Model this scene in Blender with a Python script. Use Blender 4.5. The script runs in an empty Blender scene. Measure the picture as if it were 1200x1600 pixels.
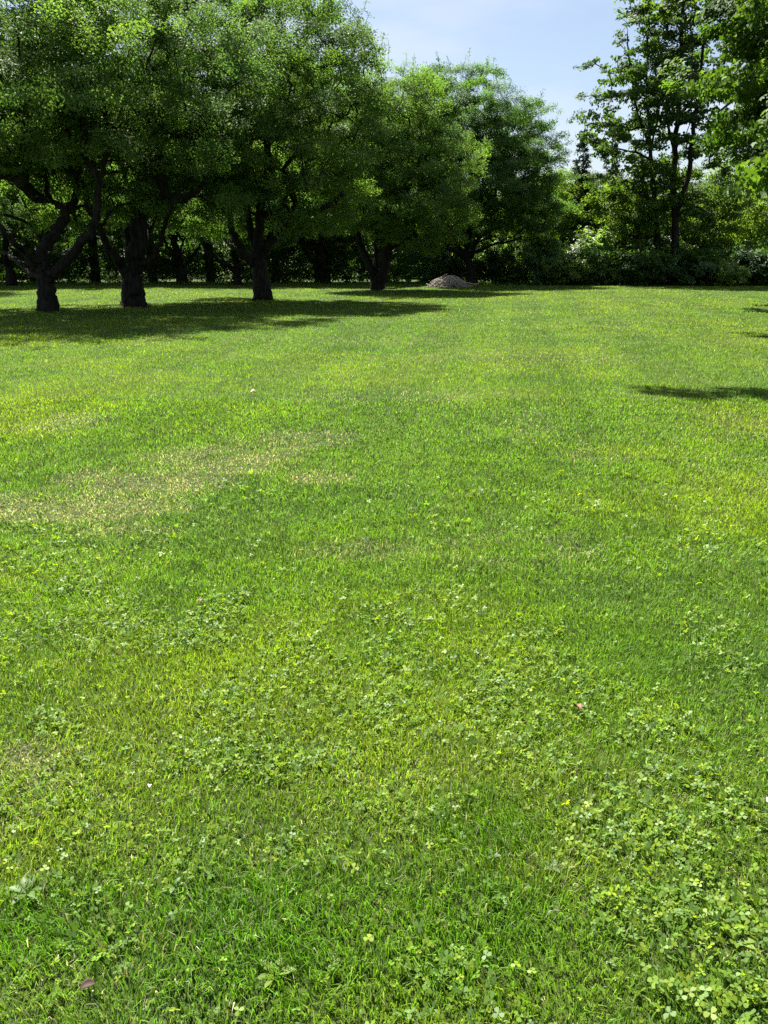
import bpy, math, random
import numpy as np
from mathutils import Vector

# ------------------------------------------------------------------ camera, sky, sun, exposure
scn = bpy.context.scene
COL = scn.collection
R = math.radians
CAM_H = 1.6
F = 1209.0                       # focal length in pixels of the 1200 x 1600 photograph
HORIZON = 400.0
PITCH = math.atan((800 - HORIZON) / F)

cam_d = bpy.data.cameras.new('camera')
cam = bpy.data.objects.new('camera', cam_d)
COL.objects.link(cam)
cam_d.sensor_fit = 'VERTICAL'
cam_d.sensor_height = 24.0
cam_d.lens = 24.0 * F / 1600.0
cam_d.clip_start = 0.05
cam_d.clip_end = 3000
cam.location = (0, 0, CAM_H)
cam.rotation_euler = (R(90) - PITCH, 0, 0)
scn.camera = cam

SUN_EL = R(56)
SHADOW = Vector((0.38, -0.925, 0)).normalized()      # where shadows point on the ground
world = bpy.data.worlds.new('World')
scn.world = world
world.use_nodes = True
nt = world.node_tree
nt.nodes.clear()
wo = nt.nodes.new('ShaderNodeOutputWorld')
bg = nt.nodes.new('ShaderNodeBackground')
sky = nt.nodes.new('ShaderNodeTexSky')
sky.sky_type = 'NISHITA'
sky.sun_disc = False
sky.sun_elevation = SUN_EL
sky.sun_rotation = math.atan2(-SHADOW.x, -SHADOW.y)
sky.air_density = 1.0
sky.dust_density = 1.2
sky.ozone_density = 2.0
bg.inputs['Strength'].default_value = 0.037
# thin veil of high cloud
tc = nt.nodes.new('ShaderNodeTexCoord')
mp = nt.nodes.new('ShaderNodeMapping'); mp.inputs['Scale'].default_value = (1.6, 1.6, 6.0)
nz = nt.nodes.new('ShaderNodeTexNoise'); nz.inputs['Scale'].default_value = 2.2; nz.inputs['Detail'].default_value = 7
cr = nt.nodes.new('ShaderNodeMapRange')
cr.inputs['From Min'].default_value = 0.42; cr.inputs['From Max'].default_value = 0.78
cr.inputs['To Min'].default_value = 0.10; cr.inputs['To Max'].default_value = 0.68
mx = nt.nodes.new('ShaderNodeMixRGB'); mx.inputs[2].default_value = (7.4, 7.5, 7.9, 1)
nt.links.new(tc.outputs['Generated'], mp.inputs[0]); nt.links.new(mp.outputs[0], nz.inputs[0])
nt.links.new(nz.outputs[0], cr.inputs[0]); nt.links.new(cr.outputs[0], mx.inputs[0])
nt.links.new(sky.outputs[0], mx.inputs[1]); nt.links.new(mx.outputs[0], bg.inputs[0])
nt.links.new(bg.outputs[0], wo.inputs[0])

sun_d = bpy.data.lights.new('sun', 'SUN')
sun_d.energy = 5.0
sun_d.angle = R(0.5)
sun_d.color = (1.0, 0.955, 0.88)
sun = bpy.data.objects.new('sun', sun_d)
COL.objects.link(sun)
to_ground = Vector((SHADOW.x * math.cos(SUN_EL), SHADOW.y * math.cos(SUN_EL), -math.sin(SUN_EL)))
sun.rotation_euler = to_ground.to_track_quat('-Z', 'Y').to_euler()

scn.view_settings.view_transform = 'Standard'
scn.view_settings.look = 'None'
scn.view_settings.gamma = 1
scn.view_settings.exposure = 1.92
scn.render.engine = 'CYCLES'
cy = scn.cycles
cy.max_bounces = 6; cy.diffuse_bounces = 3; cy.glossy_bounces = 2
cy.transmission_bounces = 4; cy.transparent_max_bounces = 4
cy.use_denoising = False
cy.sample_clamp_indirect = 4

# ------------------------------------------------------------------ helpers
CT, ST = math.cos(PITCH), math.sin(PITCH)


def ray(px, py):
    a, b = (px - 600) / F, (800 - py) / F
    return Vector((a, CT + b * ST, -ST + b * CT))


def ground(px, py):
    """point of the lawn seen in that direction"""
    d = ray(px, py)
    t = CAM_H / -d.z
    return Vector((d.x * t, d.y * t, 0))


def at(px, py, Y):
    """point seen in that direction at the distance Y"""
    d = ray(px, py)
    t = Y / d.y
    return Vector((d.x * t, Y, CAM_H + d.z * t))


def hash2(ix, iy, seed):
    h = (ix.astype(np.int64) * 374761393 + iy.astype(np.int64) * 668265263 + seed * 1442695041) & 0xffffffff
    h = ((h ^ (h >> 13)) * 1274126177) & 0xffffffff
    return ((h ^ (h >> 16)) & 0xffff) / 65535.0


def vnoise(x, y, scale, seed=0, octaves=3):
    out = np.zeros_like(x); amp, tot = 1.0, 0.0
    for o in range(octaves):
        X, Y = x / scale, y / scale
        ix, iy = np.floor(X), np.floor(Y)
        fx, fy = X - ix, Y - iy
        fx = fx * fx * (3 - 2 * fx); fy = fy * fy * (3 - 2 * fy)
        s = seed + o * 17
        a = hash2(ix, iy, s) * (1 - fx) + hash2(ix + 1, iy, s) * fx
        b = hash2(ix, iy + 1, s) * (1 - fx) + hash2(ix + 1, iy + 1, s) * fx
        out += amp * (a * (1 - fy) + b * fy); tot += amp
        amp *= 0.5; scale *= 0.5
    return out / tot


def np_mesh(name, V, counts, loops, mat, tint=None, smooth=False):
    me = bpy.data.meshes.new(name)
    V = np.ascontiguousarray(V, dtype=np.float32)
    counts = np.asarray(counts, dtype=np.int32); loops = np.asarray(loops, dtype=np.int32)
    me.vertices.add(len(V)); me.vertices.foreach_set('co', V.ravel())
    me.loops.add(len(loops)); me.loops.foreach_set('vertex_index', loops)
    me.polygons.add(len(counts))
    starts = np.concatenate(([0], np.cumsum(counts)[:-1])).astype(np.int32)
    me.polygons.foreach_set('loop_start', starts)
    if smooth:
        me.polygons.foreach_set('use_smooth', np.ones(len(counts), dtype=bool))
    me.update(calc_edges=True)
    if tint is not None:
        at_ = me.attributes.new('tint', 'FLOAT_COLOR', 'POINT')
        c = np.ones((len(V), 4), dtype=np.float32); c[:, :3] = tint
        at_.data.foreach_set('color', c.ravel())
    me.materials.append(mat)
    return me


def link(name, me, parent=None):
    o = bpy.data.objects.new(name, me)
    COL.objects.link(o)
    if parent: o.parent = parent
    return o


def thing(name, label, cat, loc=(0, 0, 0), rotz=0, group=None, scale=None):
    o = bpy.data.objects.new(name, None)
    COL.objects.link(o)
    o.empty_display_size = 0.3
    o.location = loc; o.rotation_euler = (0, 0, rotz)
    if scale: o.scale = scale
    o['label'] = label; o['category'] = cat
    if group: o['group'] = group
    return o


def dup(root, label, loc, rotz=0, scale=(1, 1, 1), group=None):
    r = root.copy(); COL.objects.link(r)
    r.location = loc; r.rotation_euler = (0, 0, rotz); r.scale = scale
    r['label'] = label
    if group: r['group'] = group
    for ch in list(root.children):
        c = ch.copy(); COL.objects.link(c); c.parent = r
    return r


# ------------------------------------------------------------------ materials
def leaf_material(name, trans=0.45, tcol=(1.5, 1.55, 0.45), rough=0.38, spec=0.5, gain=1.0):
    m = bpy.data.materials.new(name); m.use_nodes = True
    t = m.node_tree; t.nodes.clear()
    out = t.nodes.new('ShaderNodeOutputMaterial')
    a = t.nodes.new('ShaderNodeAttribute'); a.attribute_name = 'tint'
    p = t.nodes.new('ShaderNodeBsdfPrincipled')
    p.inputs['Roughness'].default_value = rough
    p.inputs['Specular IOR Level'].default_value = spec
    tr = t.nodes.new('ShaderNodeBsdfTranslucent')
    mu = t.nodes.new('ShaderNodeMixRGB'); mu.blend_type = 'MULTIPLY'; mu.inputs[0].default_value = 1
    mu.inputs[2].default_value = (*[c * gain for c in tcol], 1)
    mix = t.nodes.new('ShaderNodeMixShader'); mix.inputs[0].default_value = trans
    L = t.links.new
    L(a.outputs['Color'], p.inputs['Base Color']); L(a.outputs['Color'], mu.inputs[1])
    L(mu.outputs[0], tr.inputs[0]); L(p.outputs[0], mix.inputs[1]); L(tr.outputs[0], mix.inputs[2])
    L(mix.outputs[0], out.inputs[0])
    return m


def bark_material(name, c1, c2, scale=3.0):
    m = bpy.data.materials.new(name); m.use_nodes = True
    t = m.node_tree; p = t.nodes['Principled BSDF']; L = t.links.new
    p.inputs['Roughness'].default_value = 0.9; p.inputs['Specular IOR Level'].default_value = 0.2
    tcn = t.nodes.new('ShaderNodeTexCoord')
    mpn = t.nodes.new('ShaderNodeMapping'); mpn.inputs['Scale'].default_value = (3.5, 3.5, 0.9)
    n = t.nodes.new('ShaderNodeTexNoise'); n.inputs['Scale'].default_value = scale; n.inputs['Detail'].default_value = 8
    rp = t.nodes.new('ShaderNodeValToRGB')
    rp.color_ramp.elements[0].position = 0.35; rp.color_ramp.elements[0].color = (*c1, 1)
    rp.color_ramp.elements[1].position = 0.68; rp.color_ramp.elements[1].color = (*c2, 1)
    b = t.nodes.new('ShaderNodeBump'); b.inputs['Strength'].default_value = 0.9; b.inputs['Distance'].default_value = 0.05
    L(tcn.outputs['Object'], mpn.inputs[0]); L(mpn.outputs[0], n.inputs[0]); L(n.outputs[0], rp.inputs[0])
    L(rp.outputs[0], p.inputs['Base Color']); L(n.outputs[0], b.inputs['Height']); L(b.outputs[0], p.inputs['Normal'])
    return m


M_BARK = bark_material('dark_bark', (0.007, 0.006, 0.005), (0.031, 0.027, 0.022))
M_STICK = bark_material('weathered_sticks', (0.30, 0.25, 0.225), (0.66, 0.57, 0.52), 6.0)
M_LEAF = leaf_material('orchard_leaf', trans=0.48, tcol=(1.35, 1.5, .6), rough=0.55, spec=0.08)
M_MAPLE = leaf_material('maple_leaf', trans=0.47, rough=0.55, spec=0.08)
M_LIT = leaf_material('shrub_leaf', trans=0.52, tcol=(1.6, 1.6, .6), rough=0.42, spec=0.4, gain=1.15)
M_WOOD = leaf_material('woodland_leaf', trans=0.5, rough=0.55, spec=0.12)
M_NEEDLE = leaf_material('conifer_needles', trans=0.1, rough=0.6, spec=0.3)
M_GRASS = leaf_material('grass_blade', trans=0.48, tcol=(1.22, 1.38, 0.5), rough=0.45, spec=0.2)
M_CLOVER = leaf_material('clover_leaf', trans=0.48, tcol=(1.5, 1.45, 0.35), rough=0.47, spec=0.25)

# soil and thatch under the grass
m = bpy.data.materials.new('thatch_soil'); m.use_nodes = True
t = m.node_tree; p = t.nodes['Principled BSDF']; p.inputs['Roughness'].default_value = 0.95
p.inputs['Specular IOR Level'].default_value = 0.1
tcn = t.nodes.new('ShaderNodeTexCoord')
n1 = t.nodes.new('ShaderNodeTexNoise'); n1.inputs['Scale'].default_value = 0.6; n1.inputs['Detail'].default_value = 4
n2 = t.nodes.new('ShaderNodeTexNoise'); n2.inputs['Scale'].default_value = 60; n2.inputs['Detail'].default_value = 6
r1 = t.nodes.new('ShaderNodeValToRGB')
r1.color_ramp.elements[0].color = (0.030, 0.060, 0.012, 1); r1.color_ramp.elements[0].position = 0.35
r1.color_ramp.elements[1].color = (0.075, 0.105, 0.025, 1); r1.color_ramp.elements[1].position = 0.65
r2 = t.nodes.new('ShaderNodeValToRGB')
r2.color_ramp.elements[0].color = (0.35, 0.35, 0.35, 1); r2.color_ramp.elements[0].position = 0.3
r2.color_ramp.elements[1].color = (1.3, 1.25, 1.1, 1); r2.color_ramp.elements[1].position = 0.7
mm = t.nodes.new('ShaderNodeMixRGB'); mm.blend_type = 'MULTIPLY'; mm.inputs[0].default_value = 1
bp = t.nodes.new('ShaderNodeBump'); bp.inputs['Distance'].default_value = 0.03; bp.inputs['Strength'].default_value = 0.8
L = t.links.new
L(tcn.outputs['Object'], n1.inputs[0]); L(tcn.outputs['Object'], n2.inputs[0])
L(n1.outputs[0], r1.inputs[0]); L(n2.outputs[0], r2.inputs[0])
L(r1.outputs[0], mm.inputs[1]); L(r2.outputs[0], mm.inputs[2]); L(mm.outputs[0], p.inputs['Base Color'])
L(n2.outputs[0], bp.inputs['Height']); L(bp.outputs[0], p.inputs['Normal'])
M_SOIL = m

# ------------------------------------------------------------------ the ground
S = 1500.0
gme = np_mesh('ground', [(-S, -S, 0), (S, -S, 0), (S, S, 0), (-S, S, 0)], [4], [0, 1, 2, 3], M_SOIL)
g = link('ground', gme); g['kind'] = 'structure'

# ------------------------------------------------------------------ lawn cover
FAR_EDGE = 48.5


def blobs(x, y, items):
    v = np.zeros_like(x)
    for (px, py, rx, ry, w) in items:               # centre and half size seen in the photograph, put on the ground
        c = ground(px, py); e = ground(px + rx, py); f0 = ground(px, py - ry); f1 = ground(px, py + ry)
        ax = abs(e.x - c.x); ay = abs(f0.y - f1.y) / 2
        d = ((x - c.x) / ax) ** 2 + ((y - c.y) / ay) ** 2
        v = np.maximum(v, w * np.clip(1.25 - d, 0, 1))
    return v


DRY = [(110, 792, 200, 30, .95), (230, 752, 150, 30, 1.05), (340, 720, 140, 26, .95), (455, 690, 120, 18, .75),
       (60, 660, 120, 18, .45), (500, 748, 60, 14, .6), (930, 715, 60, 12, .5), (800, 860, 140, 30, .45),
       (10, 1235, 95, 90, 1.3), (150, 830, 150, 12, .5), (850, 560, 200, 10, .35), (640, 620, 200, 14, .3),
       (1130, 1490, 120, 22, .55), (760, 1400, 60, 20, .35), (380, 1370, 60, 30, .35), (560, 860, 130, 20, .35)]
LUSH = [(560, 1450, 420, 130, 1.0), (90, 1440, 160, 90, .9), (760, 1290, 120, 70, .7), (1000, 1030, 80, 50, .4)]
CLOVER = [(1040, 1240, 240, 130, 1.0), (1080, 1430, 180, 60, 1.0), (1130, 1480, 130, 40, 1.0), (380, 1190, 180, 40, 1.0), (480, 1120, 230, 70, .8),
          (650, 1260, 110, 45, .9), (850, 1110, 220, 70, .9), (330, 970, 130, 60, .9), (110, 960, 140, 70, .9),
          (850, 1180, 120, 40, .9), (1120, 1560, 130, 40, .8), (700, 1530, 100, 50, .6), (60, 1410, 70, 40, .8), (130, 1130, 90, 40, .6)]


def lawn_fields(x, y):
    dry = blobs(x, y, DRY) * np.clip(3.0 * (vnoise(x, y, 0.4, 5, 4) - 0.22), 0.1, 1.2)
    dry += 0.9 * np.clip(vnoise(x, y * 0.8, 1.5, 41, 4) - 0.60, 0, 1)
    dry = np.clip(dry, 0, 1)
    fade = np.clip((6.2 - y) / 3.0, 0.0, 1.0)
    lush = np.clip(blobs(x, y, LUSH) * (0.5 + vnoise(x, y, 0.3, 8)), 0, 1)
    clover = np.clip(blobs(x, y, CLOVER) * np.clip(2.6 * (vnoise(x, y, 0.2, 12, 4) - 0.35), 0, .95)
                     + fade * 0.5 * np.clip(3.0 * (vnoise(x, y, 0.35, 33, 4) - 0.52), 0, 1) + .03 * fade, 0, 1)
    return dry, lush, clover


def lawn_colour(x, y, rng, dry, lush):
    n = len(x)
    a = vnoise(x, y, 2.6, 3, 4); b = vnoise(x + 40, y, 0.5, 9, 3)
    s = np.clip((a - 0.5) * 2.4 + (b - 0.5) * 1.0 + 0.5, 0, 1)[:, None]
    lime = np.array([0.188, 0.268, 0.027]); mid = np.array([0.134, 0.232, 0.026]); blue = np.array([0.112, 0.205, 0.036])
    c = np.where(s > .5, mid + (lime - mid) * (s - .5) * 2, blue + (mid - blue) * s * 2)
    deep = np.array([0.082, 0.188, 0.013])
    c = c + (deep - c) * (0.92 * lush[:, None])
    straw = np.array([0.35, 0.325, 0.245])
    isdry = (rng.random(n) < ((0.012 + 0.68 * dry) * (1 - .7 * lush)))[:, None]
    c = np.where(isdry, straw * rng.uniform(.55, 1.15, (n, 1)), c)
    # each blade a little different
    c = c * rng.uniform(0.42, 1.55, (n, 1))
    c[:, 0] *= rng.uniform(0.85, 1.2, n)
    return c


def lawn_points(rng, n0, dmin, dmax, near, slope=2.0):
    """points over the lawn, per-square-metre density n0 up to 'near', thinning out beyond"""
    d = np.linspace(dmin, dmax, 4000)
    dens = np.where(d < near, n0, n0 * (near / d) ** slope)
    width = 1.12 * d + 2.2
    cdf = np.cumsum(dens * width); tot = cdf[-1] * (d[1] - d[0]); cdf /= cdf[-1]
    n = int(tot)
    y = np.interp(rng.random(n), cdf, d)
    x = (rng.random(n) - .5) * (1.12 * y + 2.2)
    return x, y


def make_grass():
    rng = np.random.default_rng(11)
    x, y = lawn_points(rng, 21000, 0.9, FAR_EDGE + .6, 3.0)
    dry, lush, clover = lawn_fields(x, y)
    keep = rng.random(len(x)) > 0.2 * clover + 0.25 * np.clip(dry - .5, 0, 1)
    x, y, dry, lush, clover = x[keep], y[keep], dry[keep], lush[keep], clover[keep]
    n = len(x)
    # clumps: pull blades toward tuft centres
    D = np.maximum(y, 1.0)
    lod = np.maximum(D / 3.0, 1.0)
    h = rng.uniform(0.015, 0.039, n) * (1 + 0.45 * lush - 0.4 * dry) * (0.7 + 0.6 * vnoise(x, y, 0.16, 71, 2)) * np.minimum(lod, 3) ** 0.18
    w = 0.0030 * lod ** 0.88 * rng.uniform(0.7, 1.3, n)
    for (bx, by) in ((74, 487), (209, 479), (412, 469), (592, 453), (738, 443.7)):      # longer where the mower cannot reach
        b_ = ground(bx, by); h *= 1 + 2.2 * np.exp(-((x - b_.x) ** 2 + (y - b_.y) ** 2) / .45 ** 2)
    h *= 1 + 5.0 * np.clip((y - FAR_EDGE + 1.6 + 2.2 * (vnoise(x, y, 1.6, 66, 3) - .5)) / 1.4, 0, 1)
    az = rng.uniform(0, 2 * math.pi, n)
    lean = np.clip(rng.normal(0.75, 0.4, n) + 0.4 * dry, 0.05, 1.6)
    laz = rng.uniform(0, 2 * math.pi, n) 
    flow = 2 * math.pi * vnoise(x, y, 0.35, 91, 2) * 2
    laz = np.where(rng.random(n) < 0.55, flow + rng.normal(0, .5, n), laz)
    # mower stripes: neighbouring passes lay the blades opposite ways
    lane = np.sin((x - 0.16 * y) * 2 * math.pi / 1.9)
    st = rng.random(n) < np.clip((y - 5) / 10, 0, .27)
    laz = np.where(st, np.where(lane > 0, 1.45, -1.7) + rng.normal(0, .5, n), laz)
    lx, ly = np.cos(laz), np.sin(laz)
    wx, wy = np.cos(az), np.sin(az)
    col = lawn_colour(x, y, rng, dry, lush)
    tip = np.stack([x + lx * h * np.sin(lean), y + ly * h * np.sin(lean), h * np.cos(lean * 0.9) + .006], 1)
    midz = 0.6 * h
    mid = np.stack([x + lx * h * 0.28 * np.sin(lean), y + ly * h * 0.28 * np.sin(lean), midz], 1)
    root = np.stack([x, y, np.full(n, -0.003)], 1)
    W = np.stack([wx * w / 2, wy * w / 2, np.zeros(n)], 1)
    nearm = y < 9.0
    i = np.nonzero(nearm)[0]; j = np.nonzero(~nearm)[0]
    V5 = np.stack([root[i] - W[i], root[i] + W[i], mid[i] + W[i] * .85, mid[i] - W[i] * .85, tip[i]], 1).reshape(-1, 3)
    V3 = np.stack([root[j] - W[j], root[j] + W[j], tip[j]], 1).reshape(-1, 3)
    V = np.concatenate([V5, V3])
    b5 = (np.arange(len(i)) * 5)[:, None]
    q = (b5 + np.array([0, 1, 2, 3])).ravel(); tr = (b5 + np.array([3, 2, 4])).ravel()
    b3 = (len(i) * 5 + np.arange(len(j)) * 3)[:, None]
    t3 = (b3 + np.array([0, 1, 2])).ravel()
    loops = np.concatenate([q, tr, t3])
    counts = np.concatenate([np.full(len(i), 4), np.full(len(i) + len(j), 3)])
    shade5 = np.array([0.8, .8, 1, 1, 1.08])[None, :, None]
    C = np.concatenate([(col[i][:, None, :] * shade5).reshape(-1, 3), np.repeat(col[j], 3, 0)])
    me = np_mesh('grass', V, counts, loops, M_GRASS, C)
    o = link('grass', me); o['kind'] = 'stuff'
    o['label'] = 'mown green lawn grass with straw coloured dry patches'; o['category'] = 'grass'
    return o


def make_clover():
    rng = np.random.default_rng(23)
    x, y = lawn_points(rng, 8600, 0.9, 30.0, 2.8)
    dry, lush, clover = lawn_fields(x, y)
    keep = rng.random(len(x)) < clover * (1 - .9 * dry) * np.clip(1.15 - y / 12, .25, 1)
    x, y = x[keep], y[keep]; n = len(x)
    lod = np.maximum(y / 3.2, 1.0) ** 0.85
    size = rng.uniform(0.003, 0.0086, n) * (0.75 + 0.6 * vnoise(x, y, 0.4, 55, 2)) * lod
    z = rng.uniform(0.008, 0.040, n) * np.minimum(lod, 1.5)
    # leaflet outline (heart-like), six points
    shp = np.array([(0, 0), (0.55, 0.42), (1.0, 0.40), (1.12, 0.0), (1.0, -0.40), (0.55, -0.42)])
    lift = np.array([0, .12, .10, -.02, .10, .12])
    tilt = rng.normal(0, .55, (n, 2))
    base = rng.uniform(0, 2 * math.pi, n)
    g1 = np.array([0.130, 0.235, 0.024]); g2 = np.array([0.25, 0.32, 0.024]); g3 = np.array([0.125, 0.21, 0.065])
    k = rng.random((n, 1)); c0 = np.where(k < .5, g1 + (g2 - g1) * k * 1.6, g1 + (g3 - g1) * (k - .5) * 2) * rng.uniform(.75, 1.25, (n, 1))
    Vs, Cs = [], []
    for q in range(3):
        a = base + q * 2.094 + rng.normal(0, .15, n)
        ca, sa = np.cos(a), np.sin(a)
        P = np.zeros((n, 6, 3))
        P[:, :, 0] = (ca[:, None] * shp[:, 0] - sa[:, None] * shp[:, 1]) * size[:, None] * 1.35
        P[:, :, 1] = (sa[:, None] * shp[:, 0] + ca[:, None] * shp[:, 1]) * size[:, None] * 1.35
        P[:, :, 2] = lift[None, :] * size[:, None] + P[:, :, 0] * tilt[:, 0:1] + P[:, :, 1] * tilt[:, 1:2] + rng.normal(0, .22, (n, 1)) * np.hypot(P[:, :, 0], P[:, :, 1])
        P[:, :, 0] += x[:, None]; P[:, :, 1] += y[:, None]; P[:, :, 2] += z[:, None]
        P[:, :, 2] = np.maximum(P[:, :, 2], .004)
        Vs.append(P.reshape(-1, 3)); Cs.append(np.repeat(c0 * rng.uniform(.9, 1.1, (n, 1)), 6, 0))
    V = np.concatenate(Vs); C = np.concatenate(Cs)
    nl = len(V) // 6
    me = np_mesh('clover', V, np.full(nl, 6), np.arange(nl * 6), M_CLOVER, C)
    o = link('clover', me); o['kind'] = 'stuff'
    o['label'] = 'patches of small round clover leaves growing through the lawn'; o['category'] = 'clover'


make_grass()
make_clover()

# ------------------------------------------------------------------ trees
def resample(pts, step):
    pts = [np.array(p, float) for p in pts]
    out = [pts[0]]
    for a, b in zip(pts[:-1], pts[1:]):
        k = max(1, int(np.linalg.norm(b - a) / step))
        for i in range(1, k + 1):
            out.append(a + (b - a) * i / k)
    return out


def smooth_line(pts, it=2):
    pts = [np.array(p, float) for p in pts]
    for _ in range(it):
        q = [pts[0]]
        for a, b in zip(pts[:-1], pts[1:]):
            q += [a * .75 + b * .25, a * .25 + b * .75]
        q.append(pts[-1]); pts = q
    return pts


def skeleton(rng, limbs, centres, step=0.35, wob=0.05, limb_r=None):
    P = [np.zeros(3)]; par = [-1]; rmin = {}
    for li, lm in enumerate(limbs):
        pts = resample(smooth_line(lm), step)
        if li == 0:
            prev = 0; pts = pts[1:]
        else:
            A = np.array(P); prev = int(np.argmin(((A - pts[0]) ** 2).sum(1)))
            if len(pts) > 1: pts = pts[1:]
        for qi, q in enumerate(pts):
            if limb_r and limb_r[li]:
                rmin[len(P)] = limb_r[li] * (1 - .62 * qi / len(pts))
            P.append(q + rng.normal(0, wob, 3) * (1 if li else .4)); par.append(prev); prev = len(P) - 1
    cap = len(P) + len(centres) * 12
    A = np.full((cap, 3), 1e9); A[:len(P)] = P
    cnt = len(P); par = par + [-1] * (cap - cnt)
    root = A[0].copy(); axis = A[:cnt].mean(0)
    order = np.argsort([np.linalg.norm((c - axis)) for c in centres])
    tips = []
    first_ok = min(3, cnt - 1)
    for ci in order:
        c = centres[ci]
        d = A[:cnt] - c
        dist = np.sqrt((d ** 2).sum(1))
        cost = dist + 0.35 * np.maximum(d[:, 2], 0)        # rather grow upwards than down
        cost[:first_ok] += 50
        k = int(np.argmin(cost)); L = dist[k]
        nseg = min(8, max(1, int(L / step)))
        a = A[k].copy(); prev = k
        bend = rng.normal(0, .06 * L, 3) + np.array([0, 0, .10 * L])
        for s in range(1, nseg + 1):
            u = s / nseg
            q = a + (c - a) * u + bend * math.sin(math.pi * u) + (rng.normal(0, .03, 3) if s < nseg else 0)
            A[cnt] = q; par[cnt] = prev; prev = cnt; cnt += 1
            if cnt >= cap: break
        tips.append(prev)
        if cnt >= cap - 10: break
    rm = np.zeros(cnt)
    for k, v in rmin.items(): rm[k] = v
    return A[:cnt], np.array(par[:cnt]), rm


def tubes(rng, P, par, trunk_r, tip_r=0.010, flare=0.25, rm=None, min_r=0.0, bark=M_BARK, name='trunk'):
    n = len(P)
    load = np.zeros(n)
    kids = [[] for _ in range(n)]
    for i in range(1, n): kids[par[i]].append(i)
    for i in range(n - 1, -1, -1):
        if not kids[i]: load[i] += 1
        if i: load[par[i]] += load[i]
    ex = math.log(trunk_r / tip_r) / math.log(max(load[0], 2))
    rad = tip_r * load ** ex
    if rm is not None: rad = np.where(rm > 0, np.clip(rad, rm * .95, rm * 1.2), rad)
    rad *= 1 + flare * np.exp(-np.maximum(P[:, 2], 0) / 0.28) * (rad > trunk_r * .6)
    V, loops, counts = [], [], []
    nv = 0
    stack = [(0, -1)]
    while stack:
        i, p0 = stack.pop()
        chain = [i]
        while kids[chain[-1]]:
            ks = sorted(kids[chain[-1]], key=lambda k: -load[k])
            for k in ks[1:]: stack.append((k, chain[-1]))
            chain.append(ks[0])
        r0 = rad[i]
        if r0 < min_r: continue
        pts = [P[p0]] + [P[k] for k in chain] if p0 >= 0 else [P[k] for k in chain]
        rr = ([min(rad[i] * 1.15, rad[p0])] + [rad[k] for k in chain]) if p0 >= 0 else [rad[k] for k in chain]
        if len(pts) < 2: continue
        ns = 12 if r0 > .12 else 7 if r0 > .05 else 5 if r0 > .02 else 3
        pts = np.array(pts); tang = np.gradient(pts, axis=0)
        tang /= np.linalg.norm(tang, axis=1)[:, None] + 1e-9
        u = np.array([1., 0, 0]) if abs(tang[0][0]) < .8 else np.array([0, 1., 0])
        ang = np.arange(ns) * 2 * math.pi / ns
        lobes = rng.uniform(-.13, .13, ns) if r0 > .12 else np.zeros(ns)
        for k in range(len(pts)):
            u = u - tang[k] * u.dot(tang[k]); u /= np.linalg.norm(u) + 1e-9
            v = np.cross(tang[k], u)
            rk = rr[k] * (1 + lobes + (rng.normal(0, .05, ns) if r0 > .05 else 0))
            V.append(pts[k] + (np.cos(ang) * rk)[:, None] * u + (np.sin(ang) * rk)[:, None] * v)
        for k in range(len(pts) - 1):
            a = nv + k * ns + np.arange(ns); b = nv + k * ns + (np.arange(ns) + 1) % ns
            loops.append(np.stack([a, b, b + ns, a + ns], 1).ravel()); counts.append(np.full(ns, 4))
        loops.append(nv + (len(pts) - 1) * ns + np.arange(ns)); counts.append([ns])
        nv += len(pts) * ns
    me = np_mesh(name, np.concatenate(V), np.concatenate(counts), np.concatenate(loops), bark, smooth=True)
    return me


LEAF_DIAMOND = (np.array([(0, 0), (0.45, 0.5), (1, 0), (0.45, -0.5)]), np.array([0, .10, -.08, .10]))
LEAF_MAPLE = (np.array([(0, 0), (-.12, .42), (.22, .34), (.30, .62), (.55, .30), (1.0, 0), (.55, -.30), (.30, -.62), (.22, -.34), (-.12, -.42)]),
              np.array([0, -.05, .06, -.1, .06, -.18, .06, -.1, .06, -.05]))
LEAF_OVAL = (np.array([(0, 0), (.25, .33), (.6, .36), (1, 0), (.6, -.36), (.25, -.33)]), np.array([0, .08, .06, -.12, .06, .08]))


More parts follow.
